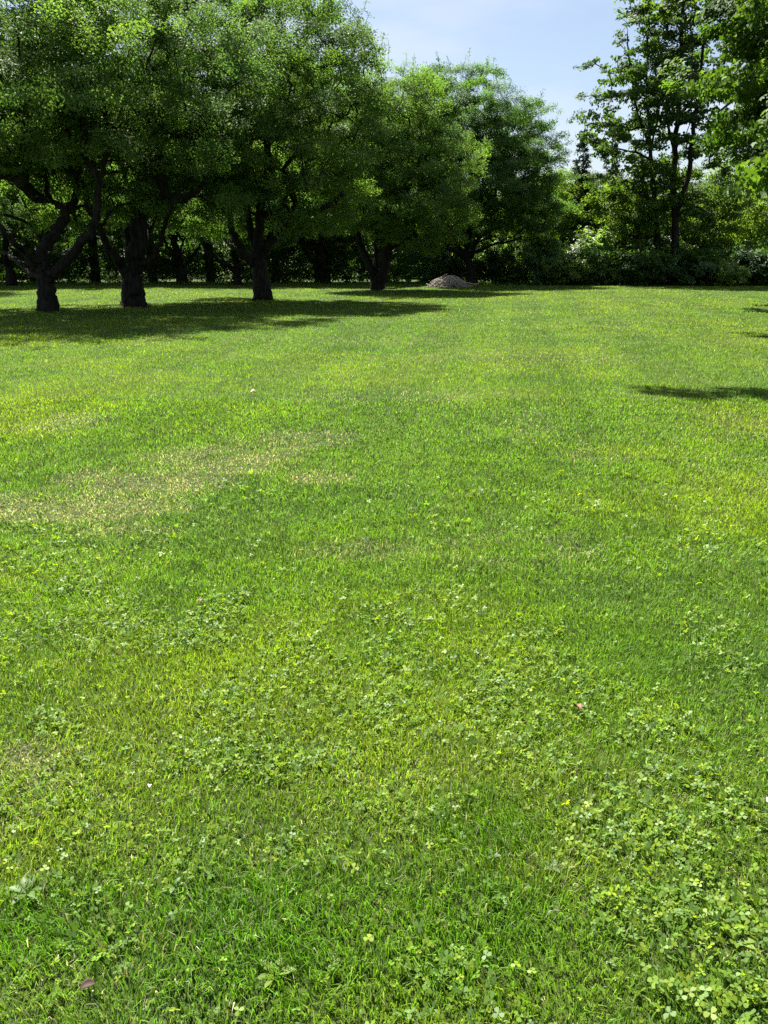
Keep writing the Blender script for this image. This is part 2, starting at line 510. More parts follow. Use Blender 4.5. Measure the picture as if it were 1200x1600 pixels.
def leaves(rng, centres, radii, per, size, aspect, cols, shape=LEAF_DIAMOND, mat=M_LEAF, up=0.55, out=0.35, flat=0.65, mid=None, jitter=0.22, yellow=0.08, name='crown', grp=None):
    C = np.array(centres); n = len(C)
    cnt = rng.poisson(per, n)
    idx = np.repeat(np.arange(n), cnt); N = len(idx)
    d = rng.normal(0, 1, (N, 3)); d /= np.linalg.norm(d, axis=1)[:, None]
    r = rng.random(N) ** (1 / 2.2)
    off = d * (r * np.array(radii)[idx])[:, None]; off[:, 2] *= flat
    P = C[idx] + off
    P[:, 2] = np.maximum(P[:, 2], 0.06)
    mid = C.mean(0) if mid is None else np.array(mid)
    o = P - mid; o /= np.linalg.norm(o, axis=1)[:, None] + 1e-6
    grp = np.arange(n) if grp is None else grp
    gn = rng.normal(0, .38, (grp.max() + 1, 3))[grp] + rng.normal(0, .2, (n, 3))
    nrm = np.array([0, 0, up]) + o * out + gn[idx] + rng.normal(0, .29, (N, 3)); nrm /= np.linalg.norm(nrm, axis=1)[:, None]
    di = rng.normal(0, 1, (N, 3)) + o * .6 + np.array([0, 0, -.35])
    di -= nrm * (di * nrm).sum(1)[:, None]; di /= np.linalg.norm(di, axis=1)[:, None] + 1e-6
    si = np.cross(nrm, di)
    s = size * rng.uniform(.65, 1.3, N)
    shp, lift = shape; m_ = len(shp)
    V = (P[:, None, :] + di[:, None, :] * (shp[None, :, 0:1] * s[:, None, None])
         + si[:, None, :] * (shp[None, :, 1:2] * (s * aspect)[:, None, None])
         + nrm[:, None, :] * (lift[None, :, None] * s[:, None, None]))
    gt = rng.random(grp.max() + 1)[grp][:, None]
    cl = np.array(cols[0]) + (np.array(cols[1]) - np.array(cols[0])) * np.clip(gt * .65 + rng.random((n, 1)) * .35, 0, 1)
    col = cl[idx] * rng.uniform(1 - jitter, 1 + jitter, (N, 1))
    yl = rng.random(N) < yellow
    col[yl] = col[yl] * np.array([1.5, 1.25, .9])
    return np_mesh(name, V.reshape(-1, 3), np.full(N, m_), np.arange(N * m_), mat, np.repeat(col, m_, 0))


def crown_points(rng, lumps, n, sep, shell=0.55, zmin=1.0, poke=0.10):
    """cluster centres spread through a crown made of ellipsoid masses, thicker toward the outside"""
    lumps = np.array(lumps, float)
    wt = (lumps[:, 3] * lumps[:, 4] * lumps[:, 5]) ** (2 / 3); wt /= wt.sum()
    out = np.zeros((0, 3)); tries = 0
    while len(out) < n and tries < n * 40:
        tries += 1
        L_ = lumps[rng.choice(len(lumps), p=wt)]
        d = rng.normal(0, 1, 3); d /= np.linalg.norm(d)
        r = 1 - shell * rng.random() ** 1.6 + (rng.random() * poke if rng.random() < .3 else 0)
        q = L_[:3] + d * r * L_[3:6]
        if q[2] < zmin: continue
        if len(out) and ((out - q) ** 2).sum(1).min() < sep * sep: continue
        out = np.vstack([out, q])
    return out


ORCHARD = ((0.068, 0.128, 0.038), (0.128, 0.205, 0.052))


def build_tree(seed, limbs, lumps, n, sep, per, size, trunk_r, aspect=.55, cl_r=(.45, .8), cols=ORCHARD, shape=LEAF_DIAMOND,
               mat=M_LEAF, shell=.55, zmin=1.0, tip_r=.010, flat=.65, poke=.1, min_r=0.0, bark=M_BARK, flare=.25, step=.35, out=.35, up=.55, limb_r=None, boughs=0, bough_r=1.0, shoots=.10):
    rng = np.random.default_rng(seed)
    C = crown_points(rng, lumps, n, sep, shell, zmin, poke)
    rad = rng.uniform(cl_r[0], cl_r[1], len(C)); grp = np.arange(len(C))
    if boughs:
        cnt = rng.integers(boughs - 2, boughs + 3, len(C))
        grp = np.repeat(np.arange(len(C)), cnt)
        off = rng.normal(0, 1, (len(grp), 3)); off /= np.linalg.norm(off, axis=1)[:, None]
        off *= (rng.random(len(grp)) ** .5 * bough_r * rng.uniform(.7, 1.25, len(C))[grp])[:, None]; off[:, 2] *= .4
        mid_ = C.mean(0); o_ = C[grp] - mid_
        Q = C[grp] + off
        Q[:, 2] -= .18 * np.maximum((off * o_).sum(1) / (np.linalg.norm(o_, axis=1) + .1), 0)      # tips of a bough hang a little
        rad = rng.uniform(cl_r[0], cl_r[1], len(Q))
        # thin upright shoots on the outside of the crown
        sel = np.nonzero((np.linalg.norm(o_, axis=1) > np.percentile(np.linalg.norm(o_, axis=1), 55)) & (o_[:, 2] > -.5) & (rng.random(len(Q)) < shoots))[0]
        ex, er, eg = [], [], []
        for k in sel:
            dv = np.array([0, 0, 1.]) + .5 * o_[k] / np.linalg.norm(o_[k]) + rng.normal(0, .2, 3); dv /= np.linalg.norm(dv)
            for q in range(1, int(rng.integers(2, 5))):
                ex.append(Q[k] + dv * (rad[k] * .7 + .27 * q)); er.append(.24 - .04 * q); eg.append(grp[k])
        if ex:
            Q = np.vstack([Q, ex]); rad = np.concatenate([rad, er]); grp = np.concatenate([grp, eg])
        keep = Q[:, 2] > zmin
        C, rad, grp = Q[keep], rad[keep], grp[keep]
    P, par, rm = skeleton(rng, limbs, C, step=step, limb_r=limb_r)
    tm = tubes(rng, P, par, trunk_r, tip_r=tip_r, min_r=min_r, bark=bark, flare=flare, rm=rm)
    lm = leaves(rng, C, rad, per * np.clip(rad / np.mean(cl_r), .15, 1.3) ** 2, size, aspect, cols, shape, mat, flat=flat, out=out, up=up, grp=grp)
    return tm, lm


def tree(name, label, cat, loc, meshes, group=None, rotz=0, scale=None, crown='crown'):
    r = thing(name, label, cat, loc, rotz, group, scale)
    link('trunk', meshes[0], r); link(crown, meshes[1], r)
    return r


def limbs_px(base, Y, lines, f):
    """limbs measured in the photograph with a distance offset at each joint -> metres from the tree's foot"""
    res = []
    for ln in lines:
        res.append([tuple((at(px, py, Y + dy * f) - base) / f) for (px, py, dy) in ln])
    return res


G_ORCH = 'old orchard trees along the left of the lawn'
b1 = ground(74, 487); Y1 = b1.y
l1 = limbs_px(b1, Y1, [
    [(74, 487, 0), (73, 460, 0), (69, 436, 0), (66, 420, 0)],
    [(66, 420, 0), (66, 394, 0), (84, 364, .3), (104, 338, .8), (118, 310, 1.2), (119, 280, 1.4), (118, 240, 1.6), (122, 200, 2.0)],
    [(78, 432, 0), (90, 420, -.2), (117, 390, -.6), (143, 367, -1), (152, 330, -1.2), (157, 283, -1.4), (163, 240, -1.6), (172, 200, -2)],
    [(66, 424, 0), (50, 416, -.3), (33, 384, -.7), (8, 366, -1.2), (-25, 340, -1.6), (-60, 300, -2)],
    [(68, 436, 0), (50, 430, .5), (20, 400, 1.5), (0, 393, 2.4), (-40, 370, 3.2)],
    [(116, 330, 1), (90, 320, 1.5), (72, 308, 2), (73, 277, 2.2), (76, 230, 2.4)],
    [(68, 420, 0), (70, 395, 1.5), (60, 370, 3), (40, 320, 4)],
], 0.82)
lump1 = [(0, 0, 8.3, 5.0, 5.0, 3.6), (0.5, -4.2, 7.2, 3.4, 2.6, 2.0), (-3.2, -1.0, 7.4, 3.4, 3.4, 3.0), (2.6, -2.0, 7.8, 3.2, 3.2, 2.6), (-1.5, 3.5, 6.5, 3.0, 3.0, 3.0), (-4.6, 1, 5.2, 2.6, 2.8, 1.9), (-.5, 3.6, 4.4, 3.2, 2.2, 1.6), (2.8, 2.6, 4.6, 2.0, 2.0, 1.4)]
t1m = build_tree(101, l1, lump1, 150, 1.2, 96, .096, .36, zmin=2.7, boughs=12, bough_r=1.3, cl_r=(.32, .52), limb_r=[.36, .21, .2, .15, .12, .11, .14])
tree('orchard_tree', 'leftmost orchard tree, nearest to the camera, dark trunk splitting low into spreading limbs', 'tree', b1, t1m, G_ORCH, 0, (0.82, 0.82, 0.82))

b2 = ground(209, 479); Y2 = b2.y
l2 = limbs_px(b2, Y2, [
    [(209, 479, 0), (207, 455, 0), (206, 432, 0), (211, 410, 0)],
    [(211, 410, 0), (215, 370, 0), (217, 320, .3), (224, 290, .6), (230, 250, 1), (234, 200, 1.4)],
    [(203, 432, 0), (190, 420, -.3), (174, 394, -.8), (158, 363, -1.4), (140, 330, -2), (128, 280, -2.6)],
    [(208, 420, 0), (200, 392, .8), (204, 350, 1.4), (206, 317, 1.8), (198, 283, 2.2), (190, 250, 2.6), (186, 210, 3)],
    [(214, 425, 0), (228, 408, -.4), (246, 390, -.8), (254, 360, -1.3), (266, 330, -2), (282, 290, -2.5)],
    [(219, 330, .3), (236, 320, -.4), (254, 304, -1), (286, 310, -1.5), (316, 292, -2), (334, 268, -2.5), (350, 240, -3)],
    [(210, 425, 0), (220, 400, 1.6), (235, 360, 3.2), (250, 310, 4.4)],
], 0.81)
lump2 = [(0, 0, 8.9, 5.0, 5.0, 3.8), (1.0, -4.2, 7.6, 3.4, 2.6, 2.0), (3.0, -1.8, 8.0, 3.6, 3.4, 3.2), (-2.6, -2.2, 8.4, 3.3, 3.2, 2.8), (1.5, 3.5, 7.2, 3.2, 3.0, 3.2), (.5, 3.8, 4.6, 3.0, 2.2, 1.6), (3.6, 1.0, 4.6, 1.8, 2.0, 1.3), (-2.6, -1.6, 5.6, 1.8, 1.8, 1.2)]
t2m = build_tree(202, l2, lump2, 150, 1.2, 96, .096, .43, cols=((0.060, 0.118, 0.040), (0.112, 0.188, 0.055)), zmin=2.9, boughs=12, bough_r=1.3, cl_r=(.32, .52), limb_r=[.45, .30, .2, .16, .14, .16, .16])
tree('orchard_tree', 'orchard tree second from the left, upright thick trunk with several rising limbs', 'tree', b2, t2m, G_ORCH, 0, (0.81, 0.81, 0.81))

b3 = ground(412, 469); Y3 = b3.y
l3 = limbs_px(b3, Y3, [
    [(412, 469, 0), (409, 440, 0), (406, 410, 0), (404, 396, 0)],
    [(404, 396, 0), (395, 380, .3), (390, 345, .8), (384, 300, 1.2), (384, 250, 1.6)],
    [(404, 410, 0), (387, 410, -.4), (372, 380, -.8), (360, 350, -1.2), (356, 300, -1.6), (352, 250, -2)],
    [(408, 396, 0), (420, 372, .6), (444, 344, 1.2), (447, 310, 1.6), (454, 270, 2)],
    [(410, 400, 0), (430, 368, -.6), (456, 342, -1.2), (480, 334, -1.8), (510, 326, -2.2), (535, 300, -2.8)],
    [(400, 400, 0), (378, 395, 1.2), (355, 378, 2.2), (340, 350, 3.0)],
    [(404, 396, 0), (406, 350, 0), (415, 280, 0), (418, 200, .4), (425, 130, .6)],
], 0.8)
lump3 = [(0, 0, 8.8, 4.6, 4.6, 4.4), (2.0, -1.6, 7.4, 3.4, 3.4, 3.0), (-2.6, -1.6, 8.0, 3.0, 3.2, 3.4), (1.2, 1.0, 11.2, 3.8, 3.2, 2.4), (2.8, .5, 9.4, 2.7, 3.0, 3.2), (3.0, -1.0, 5.2, 2.4, 2.4, 2.0), (-1.8, -2.4, 5.6, 2.4, 2.2, 1.6), (-2.4, 2.6, 4.4, 2.4, 2.2, 1.5)]
t3m = build_tree(303, l3, lump3, 200, 1.2, 92, .102, .42, zmin=2.8, boughs=12, bough_r=1.3, cl_r=(.32, .52), limb_r=[.42, .18, .2, .17, .2, .14, .22])
tree('orchard_tree', 'tall orchard tree third from the left, its sunlit right flank against the sky', 'tree', b3, t3m, G_ORCH, 0, (0.8, 0.8, 0.8))

b4 = ground(592, 453); Y4 = b4.y
l4 = limbs_px(b4, Y4, [
    [(590, 453, 0), (590, 446, 0), (588, 440, 0)],
    [(588, 440, 0), (583, 428, 0), (573, 408, 0), (562, 384, .5), (548, 340, 1), (545, 280, 1.4)],
    [(592, 440, 0), (597, 425, 0), (603, 405, 0), (604, 386, -.5), (617, 350, -1), (625, 300, -1.4)],
    [(590, 425, 0), (588, 390, 1.5), (590, 330, 2), (592, 250, 2)],
    [(604, 392, 0), (625, 380, -1), (648, 368, -1.6)],
], 0.735)
lump4 = [(0, 0, 9.2, 4.3, 4.8, 4.2), (2.6, -1.8, 5.4, 3.5, 3.4, 2.9), (3.4, -.6, 8.2, 2.8, 3, 2.6), (-1.8, -1.2, 6.2, 3.0, 3.0, 2.4), (.8, .5, 11.2, 3.0, 3.2, 2.2), (1.6, -1.5, 8.0, 3.0, 3.0, 2.6)]
t4m = build_tree(404, l4, lump4, 245, 1.05, 74, .112, .44, cols=((0.075, 0.142, 0.042), (0.145, 0.232, 0.060)), zmin=1.9, boughs=12, bough_r=1.3, cl_r=(.32, .52), limb_r=[.5, .34, .38, .2, .16])
tree('orchard_tree', 'orchard tree with a trunk forked at the ground, bright low foliage on its right side', 'tree', b4, t4m, G_ORCH, 0, (0.735, 0.735, 0.735))

b5 = ground(738, 443.7); Y5 = b5.y
l5 = limbs_px(b5, Y5, [
    [(738, 443.7, 0), (736, 430, 0), (732, 410, 0), (729, 403, 0)],
    [(730, 404, 0), (720, 397, -.5), (704, 388, -1), (686, 384, -1.5), (648, 380, -2), (630, 360, -2.5)],
    [(730, 403, 0), (728, 385, .5), (722, 350, 1), (715, 300, 1.4), (712, 240, 1.6)],
    [(734, 404, 0), (740, 386, -.4), (752, 366, -1), (784, 353, -1.5), (810, 330, -2)],
    [(736, 404, 0), (742, 394, -1), (770, 382, -2), (792, 378, -3), (815, 370, -3.6)],
    [(730, 403, 0), (708, 372, 1), (690, 330, 1.5), (680, 280, 1.6)],
], 0.67)
lump5 = [(0.6, -1.2, 9.2, 5.8, 5.6, 5.4), (-2.4, -2, 13.8, 4.2, 3.8, 3.6), (1.6, -1, 12.2, 4.0, 3.6, 3.2), (3.4, -1.0, 8.2, 3.6, 3.6, 3.6), (-2.2, -4.6, 10.4, 2.8, 2.8, 2.4), (3.6, -1.6, 6.0, 3.0, 2.6, 2.2), (4.8, 0, 7.0, 3.2, 3.0, 3.8)]
t5m = build_tree(505, l5, lump5, 300, 1.1, 70, .134, .44, cols=((0.060, 0.124, 0.042), (0.118, 0.205, 0.060)), zmin=3.3, boughs=12, bough_r=1.45, cl_r=(.36, .6), limb_r=[.44, .24, .26, .18, .14, .2])
tree('orchard_tree', 'rounded orchard tree behind the brush pile, long limb reaching left over it', 'tree', b5, t5m, G_ORCH, 0, (0.67, 0.67, 0.67))

# second row of the orchard, copies turned and resized
second = [(285, 443, 1.0, t2m, 2.4, 'shaded orchard tree of the back row seen between the second and third trunks'),
          (372, 445, .95, t1m, 3.9, 'shaded orchard tree of the back row just left of the third trunk'),
          (20, 446, 1.0, t3m, 1.1, 'shaded orchard tree of the back row behind the leftmost trunk'),
          (-90, 455, 1.0, t2m, 4.4, 'orchard tree of the back row at the left edge, trunk outside the frame'),
          (500, 443, .9, t4m, 2.2, 'shaded orchard tree of the back row between the third trunk and the forked trunk')]
for px, py, s, ms, rz, lb in second:
    b = ground(px, py)
    tree('orchard_tree', lb, 'tree', b, ms, G_ORCH, rz, (s * .68, s * .68, s * .68))

# ------------------------------------------------------------------ the tall open maples on the right
MAPLE = ((0.046, 0.092, 0.028), (0.082, 0.142, 0.036))
bm = ground(1056, 444); Ym = bm.y
lm_ = limbs_px(bm, Ym, [
    [(1056, 444, 0), (1056, 400, 0), (1055, 350, 0), (1053, 290, 0)],
    [(1053, 290, 0), (1055, 240, 0), (1058, 190, .5), (1062, 120, .5), (1066, 50, .5), (1070, -40, .5)],
    [(1056, 335, 0), (1069, 300, -.6), (1080, 250, -1), (1087, 160, -1.2), (1098, 90, -1.4), (1105, 0, -1.6)],
    [(1055, 245, 0), (1045, 200, 1), (1040, 140, 1.4), (1030, 60, 1.8)],
    [(1056, 340, 0), (1075, 322, -1), (1100, 328, -2), (1115, 350, -2.6)],
    [(1054, 300, 0), (1035, 285, -1), (1005, 283, -2), (975, 290, -3)],
], .66)
lumpm = [(4.6, 0, 18.5, 3.2, 3.2, 3.6), (-.5, 0, 19.5, 4.6, 4.6, 5.2), (-4.0, -1, 15.0, 3.6, 3.6, 2.6), (3.2, -1, 15.5, 3.4, 3.4, 4.0), (0, 1, 12.0, 4.4, 4.0, 2.4), (2.6, 0, 9.4, 3.4, 3.0, 1.8), (0, 0, 24, 3.5, 3.5, 3.0), (-3.5, -1, 9.6, 3.0, 2.8, 1.3), (0.4, -1, 7.4, 3.6, 2.6, 1.7)]
tmm = build_tree(606, lm_, lumpm, 128, 1.4, 33, .24, .42, limb_r=[.38, .3, .19, .14, .11, .1], aspect=.9, cl_r=(.4, .75), cols=MAPLE, shape=LEAF_OVAL, mat=M_MAPLE, shell=.95, zmin=5.0, flat=.45, poke=.25, boughs=5, bough_r=1.35, shoots=.06, tip_r=.018, step=.5)
tree('maple_tree', 'tall open maple with dark thick trunk rising from the shrubs, sky showing between its boughs', 'tree', bm, tmm, None, 0, (.66, .66, .66))

bn = ground(1031, 443.5); Yn = bn.y
ln_ = limbs_px(bn, Yn, [
    [(1031, 443.5, 0), (1029, 400, 0), (1026, 350, 0), (1020, 280, 0), (1015, 225, 0)],
    [(1015, 225, 0), (1003, 195, -.4), (994, 170, -.8), (985, 110, -1.2), (980, 60, -1.4)],
    [(1015, 225, 0), (1014, 190, .5), (1010, 140, .9), (1012, 80, 1.2), (1015, 10, 1.4)],
    [(1016, 235, 0), (1025, 200, -.5), (1030, 180, -1), (1034, 130, -1.4)],
    [(1005, 200, -.3), (975, 205, -1), (940, 195, -1.6), (915, 195, -2)],
    [(1024, 320, 0), (1008, 305, -.8), (985, 300, -1.5), (960, 305, -2)],
    [(1018, 250, 0), (990, 235, .4), (955, 232, 1)],
], .66)
lumpn = [(-4.0, 0, 13.4, 5.0, 3.8, 2.8), (-4.6, 0, 17.0, 3.2, 2.8, 2.2), (-2.8, 0, 20.5, 3.4, 3.0, 3.0), (-1.4, 0, 18.5, 3.2, 3.4, 3.8), (-5.2, -.5, 12.4, 2.6, 2.8, 1.6), (-3.6, .6, 17.2, 2.3, 2.6, 1.8), (-3.0, 0, 8.2, 4.4, 3.0, 1.5), (-.5, -.6, 6.6, 2.4, 2.4, 1.5), (-2.4, 0, 21.5, 2.4, 2.6, 2.4)]
tnm = build_tree(707, ln_, lumpn, 128, 1.4, 33, .24, .28, limb_r=[.26, .13, .13, .11, .1, .1, .1], aspect=.9, cl_r=(.4, .7), cols=MAPLE, shape=LEAF_OVAL, mat=M_MAPLE, shell=.95, zmin=5.0, flat=.45, poke=.25, boughs=5, bough_r=1.25, shoots=.06, tip_r=.018, step=.5)
tree('maple_tree', 'slimmer maple left of the thickest trunk, tiers of foliage reaching out over the conifers', 'tree', bn, tnm, None, 0, (.66, .66, .66))

# near maple at the right edge, only its left boughs in the picture
NEAR = ((0.045, 0.095, 0.022), (0.085, 0.155, 0.030))
bq = Vector((12.3, 16.8, 0))
lq = [[(0, 0, 0), (0, 0, 1.5), (-.1, 0, 2.6)], [(-.1, 0, 2.6), (-1, -.5, 4), (-2.5, -1, 5.5), (-4, -1.5, 6.6)],
      [(-.1, 0, 2.6), (.2, .2, 5), (0, .2, 8), (.2, 0, 11)], [(-.1, 0, 2.2), (-1.5, .8, 3.2), (-3.2, 1, 3.6), (-4.2, 1.2, 3.4)],
      [(0, 0, 4), (-1.8, .6, 6.5), (-3.8, 0.5, 9), (-5.4, 3, 10.6), (-8, 6.2, 11.8)], [(0, 0, 4), (1.5, -1.5, 6), (2.4, -2, 8)], [(0, 0, 3), (1, 2, 5), (1.5, 3, 7)]]
lumpq = [(-0.2, 0, 8.0, 4.2, 4.4, 4.6), (-2.4, -.8, 5.2, 2.6, 2.8, 2.6), (-3.3, .2, 4.6, 2.2, 2.2, 2.6), (-3.6, .6, 3.0, 1.6, 2.0, 1.4), (-2.6, -.5, 6.2, 3.0, 3, 2.4), (-7.4, 6.0, 11.6, 1.9, 1.3, .6), (2, 0, 8, 4, 4, 4)]
tqm = build_tree(808, lq, lumpq, 260, .8, 40, .15, .34, aspect=.85, cl_r=(.28, .48), boughs=7, bough_r=.85, cols=NEAR, shape=LEAF_MAPLE, mat=M_MAPLE, shell=.6, zmin=1.7, flat=.6, poke=.2)
tree('maple_tree', 'near maple at the right edge with bright broad leaves, trunk outside the frame', 'tree', bq, tqm, None, 0, (.82, .82, .82))
lo = [[(0, 0, 0), (0, 0, 3), (-.1, 0, 5.5)], [(-.1, 0, 5.5), (-2, .2, 7.6), (-4.2, .5, 9.0), (-6.6, .6, 9.8)],
      [(-.1, 0, 5.5), (.3, .2, 8), (.2, 0, 11)], [(0, 0, 5), (2, 1, 7.5), (3, 1, 9)], [(0, 0, 5), (.5, -2, 7.5), (.6, -3, 9)]]
tom = build_tree(909, lo, [(.5, 0, 9.5, 3.6, 3.6, 2.8), (-6.1, .6, 9.7, 2.6, .28, .28), (-4.5, .5, 9.4, 1.5, .4, .4), (-2.6, .3, 8.9, 1.2, .5, .4)], 200, .45, 34, .15, .32, aspect=.85, cl_r=(.28, .48), boughs=6, bough_r=.42,
                 cols=NEAR, shape=LEAF_MAPLE, mat=M_MAPLE, shell=.6, zmin=6.6, flat=.6)
tree('maple_tree', 'maple beyond the right edge whose high bough shades the lawn at the right', 'tree', (9.6, 14.7, 0), tom)
dm = tree('maple_tree', 'dark maple behind the near bright maple, hanging boughs at the upper right', 'tree', (14.4, 26.5, 0), tqm, None, 2.0, (1.0, 1.0, 1.1))

# ------------------------------------------------------------------ woodland edge
def generic(seed, h, r, n, leaf, cols, trunk_r, zmin, lumps=None, mat=M_WOOD, shape=LEAF_DIAMOND, per=45, aspect=.6, cl=(.42, .75), shell=.6, flat=.6, sep=.7):
    rng = np.random.default_rng(seed)
    limbs = [[(0, 0, 0), (rng.normal(0, .15), rng.normal(0, .15), h * .25), (rng.normal(0, .3), rng.normal(0, .3), h * .55), (rng.normal(0, .4), rng.normal(0, .4), h * .85)]]
    for k in range(5):
        a = rng.uniform(0, 6.28); z = h * rng.uniform(.2, .5); q = r * rng.uniform(.4, .7)
        limbs.append([(0, 0, z), (q * .4 * math.cos(a), q * .4 * math.sin(a), z + h * .1), (q * math.cos(a), q * math.sin(a), z + h * .25)])
    if lumps is None:
        lumps = [(0, 0, h * .62, r * .8, r * .8, h * .36)]
        for k in range(6):
            a = rng.uniform(0, 6.28); q = r * rng.uniform(.35, .6)
            lumps.append((q * math.cos(a), q * math.sin(a), h * rng.uniform(.35, .8), r * rng.uniform(.4, .55), r * rng.uniform(.4, .55), h * rng.uniform(.13, .22)))
    return build_tree(seed, limbs, lumps, int(n * .26), sep * 1.5, per, leaf * 1.15, trunk_r, aspect=aspect, cl_r=cl, cols=cols, shape=shape, mat=mat, zmin=zmin, shell=shell, flat=flat, tip_r=.014, min_r=.016, step=.6, boughs=6, bough_r=r * .2, shoots=.05)


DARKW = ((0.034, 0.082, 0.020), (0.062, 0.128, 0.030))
LIGHTW = ((0.10, 0.18, 0.042), (0.19, 0.28, 0.06))
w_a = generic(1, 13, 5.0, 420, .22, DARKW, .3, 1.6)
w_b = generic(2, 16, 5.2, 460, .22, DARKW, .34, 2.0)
w_c = generic(3, 8.5, 3.8, 330, .17, LIGHTW, .16, 1.0)
w_d = generic(4, 9.5, 3.2, 320, .17, ((0.075, 0.145, 0.035), (0.14, 0.215, 0.046)), .16, 1.2)
G_WOOD = 'trees of the wood beyond the lawn'


def wood(px, Y, ms, s, rz, label, sz=None, name='woodland_tree'):
    Y *= .66; s *= .66
    p = at(px, 440, Y)
    return tree(name, label, 'tree', (p.x, Y, 0), ms, G_WOOD, rz, (s, s, s))


wood(-60, 75.5, w_b, 1.22, .3, 'tall dark woodland tree at the far left behind the orchard')
wood(55, 79.5, w_a, 1.342, 1.3, 'dark woodland tree behind the leftmost orchard trunk')
wood(150, 76.5, w_b, 1.22, 2.3, 'dark woodland tree seen between the two leftmost orchard trunks')
wood(240, 80.5, w_a, 1.342, 3.3, 'dark woodland tree seen just right of the second orchard trunk')
wood(330, 76.5, w_b, 1.22, 4.3, 'dark woodland tree seen left of the third orchard trunk')
wood(430, 79.5, w_a, 1.281, 5.3, 'dark woodland tree right behind the third orchard trunk')
wood(510, 76.5, w_b, 1.159, .9, 'dark woodland tree seen between the third orchard trunk and the forked one')
wood(600, 80.5, w_a, 1.22, 1.9, 'dark woodland tree behind the forked orchard trunk')
wood(680, 92, w_c, 1.1, 2.9, 'light green woodland tree behind the brush pile')
wood(760, 94, w_c, 1.15, .4, 'light green woodland tree right behind the rounded orchard tree')
wood(868, 88, w_c, 1.3, 1.4, 'pale green round tree just right of the orchard row')
wood(920, 84, w_d, 1.1, 2.0, 'pale green tree below the pointed conifer tops')
wood(840, 80, w_d, 1.05, 5.6, 'pale green tree half hidden by the right end of the orchard row')
wood(965, 80, w_c, 1.1, 3.0, 'mid green tree right of the conifers under the maple tiers')
wood(1005, 76, w_d, 1.12, 4.0, 'mid green slender tree left of the slimmer maple trunk')
wood(1090, 77, w_d, 1.15, 5.0, 'mid green tree between the thickest maple trunk and the lit shrub')
wood(1125, 92, w_c, 1.2, .2, 'hazy pale tree in the gap left of the near maple')
wood(1180, 84, w_c, 1.1, 1.2, 'pale green tree low behind the near maple at right')
wood(1260, 80, w_b, .9, 2.2, 'dark tall woodland tree at the right edge behind the near maple')
wood(1360, 75, w_a, 1.0, 2.9, 'dark woodland tree beyond the right edge')


# spruces: whorls of drooping needle boughs
def spruce(seed, h, r):
    rng = np.random.default_rng(seed)
    P, rad = [], []
    z = h * .12
    limbs = [[(0, 0, 0), (0, 0, h * .5), (0, 0, h)]]
    while z < h * .97:
        u = 1 - z / h
        k = int(5 + 4 * u)
        for q in range(k):
            a = rng.uniform(0, 6.28); Lb = r * u ** .85 * rng.uniform(.6, 1.1)
            m_ = max(1, int(Lb / .35))
            for s in range(1, m_ + 1):
                f = s / m_
                P.append((Lb * f * math.cos(a), Lb * f * math.sin(a), z - .32 * Lb * f + .12 * Lb * f * f)); rad.append(.30 + .12 * u)
        z += .42 + .25 * u
    P += [(0, 0, h * .98), (0, 0, h)]; rad += [.16, .1]
    A = np.array([(0, 0, zz) for zz in np.linspace(0, h, 20)]); par = np.arange(-1, 19)
    tm = tubes(rng, A, par, .2, tip_r=.2, rm=None)
    co = np.zeros(len(tm.vertices) * 3, dtype=np.float32); tm.vertices.foreach_get('co', co); co = co.reshape(-1, 3)
    co[:, :2] *= (1 - .93 * np.clip(co[:, 2:3] / h, 0, 1)); tm.vertices.foreach_set('co', co.ravel()); tm.update()
    lm = leaves(rng, P, rad, 34, .30, .40, ((0.018, 0.045, 0.024), (0.034, 0.070, 0.036)), LEAF_DIAMOND, M_NEEDLE, up=.2, out=.3, flat=.5, yellow=.05)
    return tm, lm


sp = spruce(61, 13.5, 3.3)
p = at(897, 440, 55); tree('spruce_tree', 'taller dark spruce with a pointed top right of the orchard row', 'tree', (p.x, 55, 0), sp, 'spruces at the back', 0, (.68, .68, .68))
p = at(941, 440, 57); tree('spruce_tree', 'shorter dark spruce with a pointed top half hidden by the maple tiers', 'tree', (p.x, 57, 0), sp, 'spruces at the back', 2.0, (.67, .67, .67))
p = at(1140, 440, 80); tree('spruce_tree', 'small distant spruce in the sky gap left of the near maple', 'tree', (p.x, 80, 0), sp, 'spruces at the back', 1.0, (.6, .6, .64))

# shrubs along the edge of the lawn
def shrub(seed, h, r, n, leaf, cols, per=40, shape=LEAF_OVAL, aspect=.55):
    rng = np.random.default_rng(seed)
    limbs = [[(0, 0, 0), (0, 0, .25)]]
    for k in range(7):
        a = k * .9 + rng.uniform(-.3, .3); q = r * rng.uniform(.3, .7)
        limbs.append([(0, 0, .1), (q * .35 * math.cos(a), q * .35 * math.sin(a), h * .35), (q * math.cos(a), q * math.sin(a), h * .75)])
    lumps = [(0, 0, h * .45, r * .8, r * .8, h * .42)]
    for k in range(6):
        a = rng.uniform(0, 6.28); q = r * rng.uniform(.3, .65)
        lumps.append((q * math.cos(a), q * math.sin(a), h * rng.uniform(.2, .72), r * .42, r * .42, h * .25))
    return build_tree(seed, limbs, lumps, int(n * .3), .42, int(per * .42), leaf * 1.5, .09, up=.8, aspect=aspect, boughs=5, bough_r=.55, shoots=.2, cl_r=(.24, .42), cols=cols, shape=shape, mat=M_LIT, zmin=.15, shell=.7, tip_r=.008, min_r=.009, flare=.1, step=.3)


sh_a = shrub(21, 3.4, 2.2, 260, .20, LIGHTW)
sh_b = shrub(22, 4.4, 2.3, 300, .24, ((0.08, 0.15, 0.06), (0.16, 0.25, 0.09)), aspect=.4)
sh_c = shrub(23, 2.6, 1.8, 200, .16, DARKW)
G_SH = 'shrubs along the far edge of the lawn'


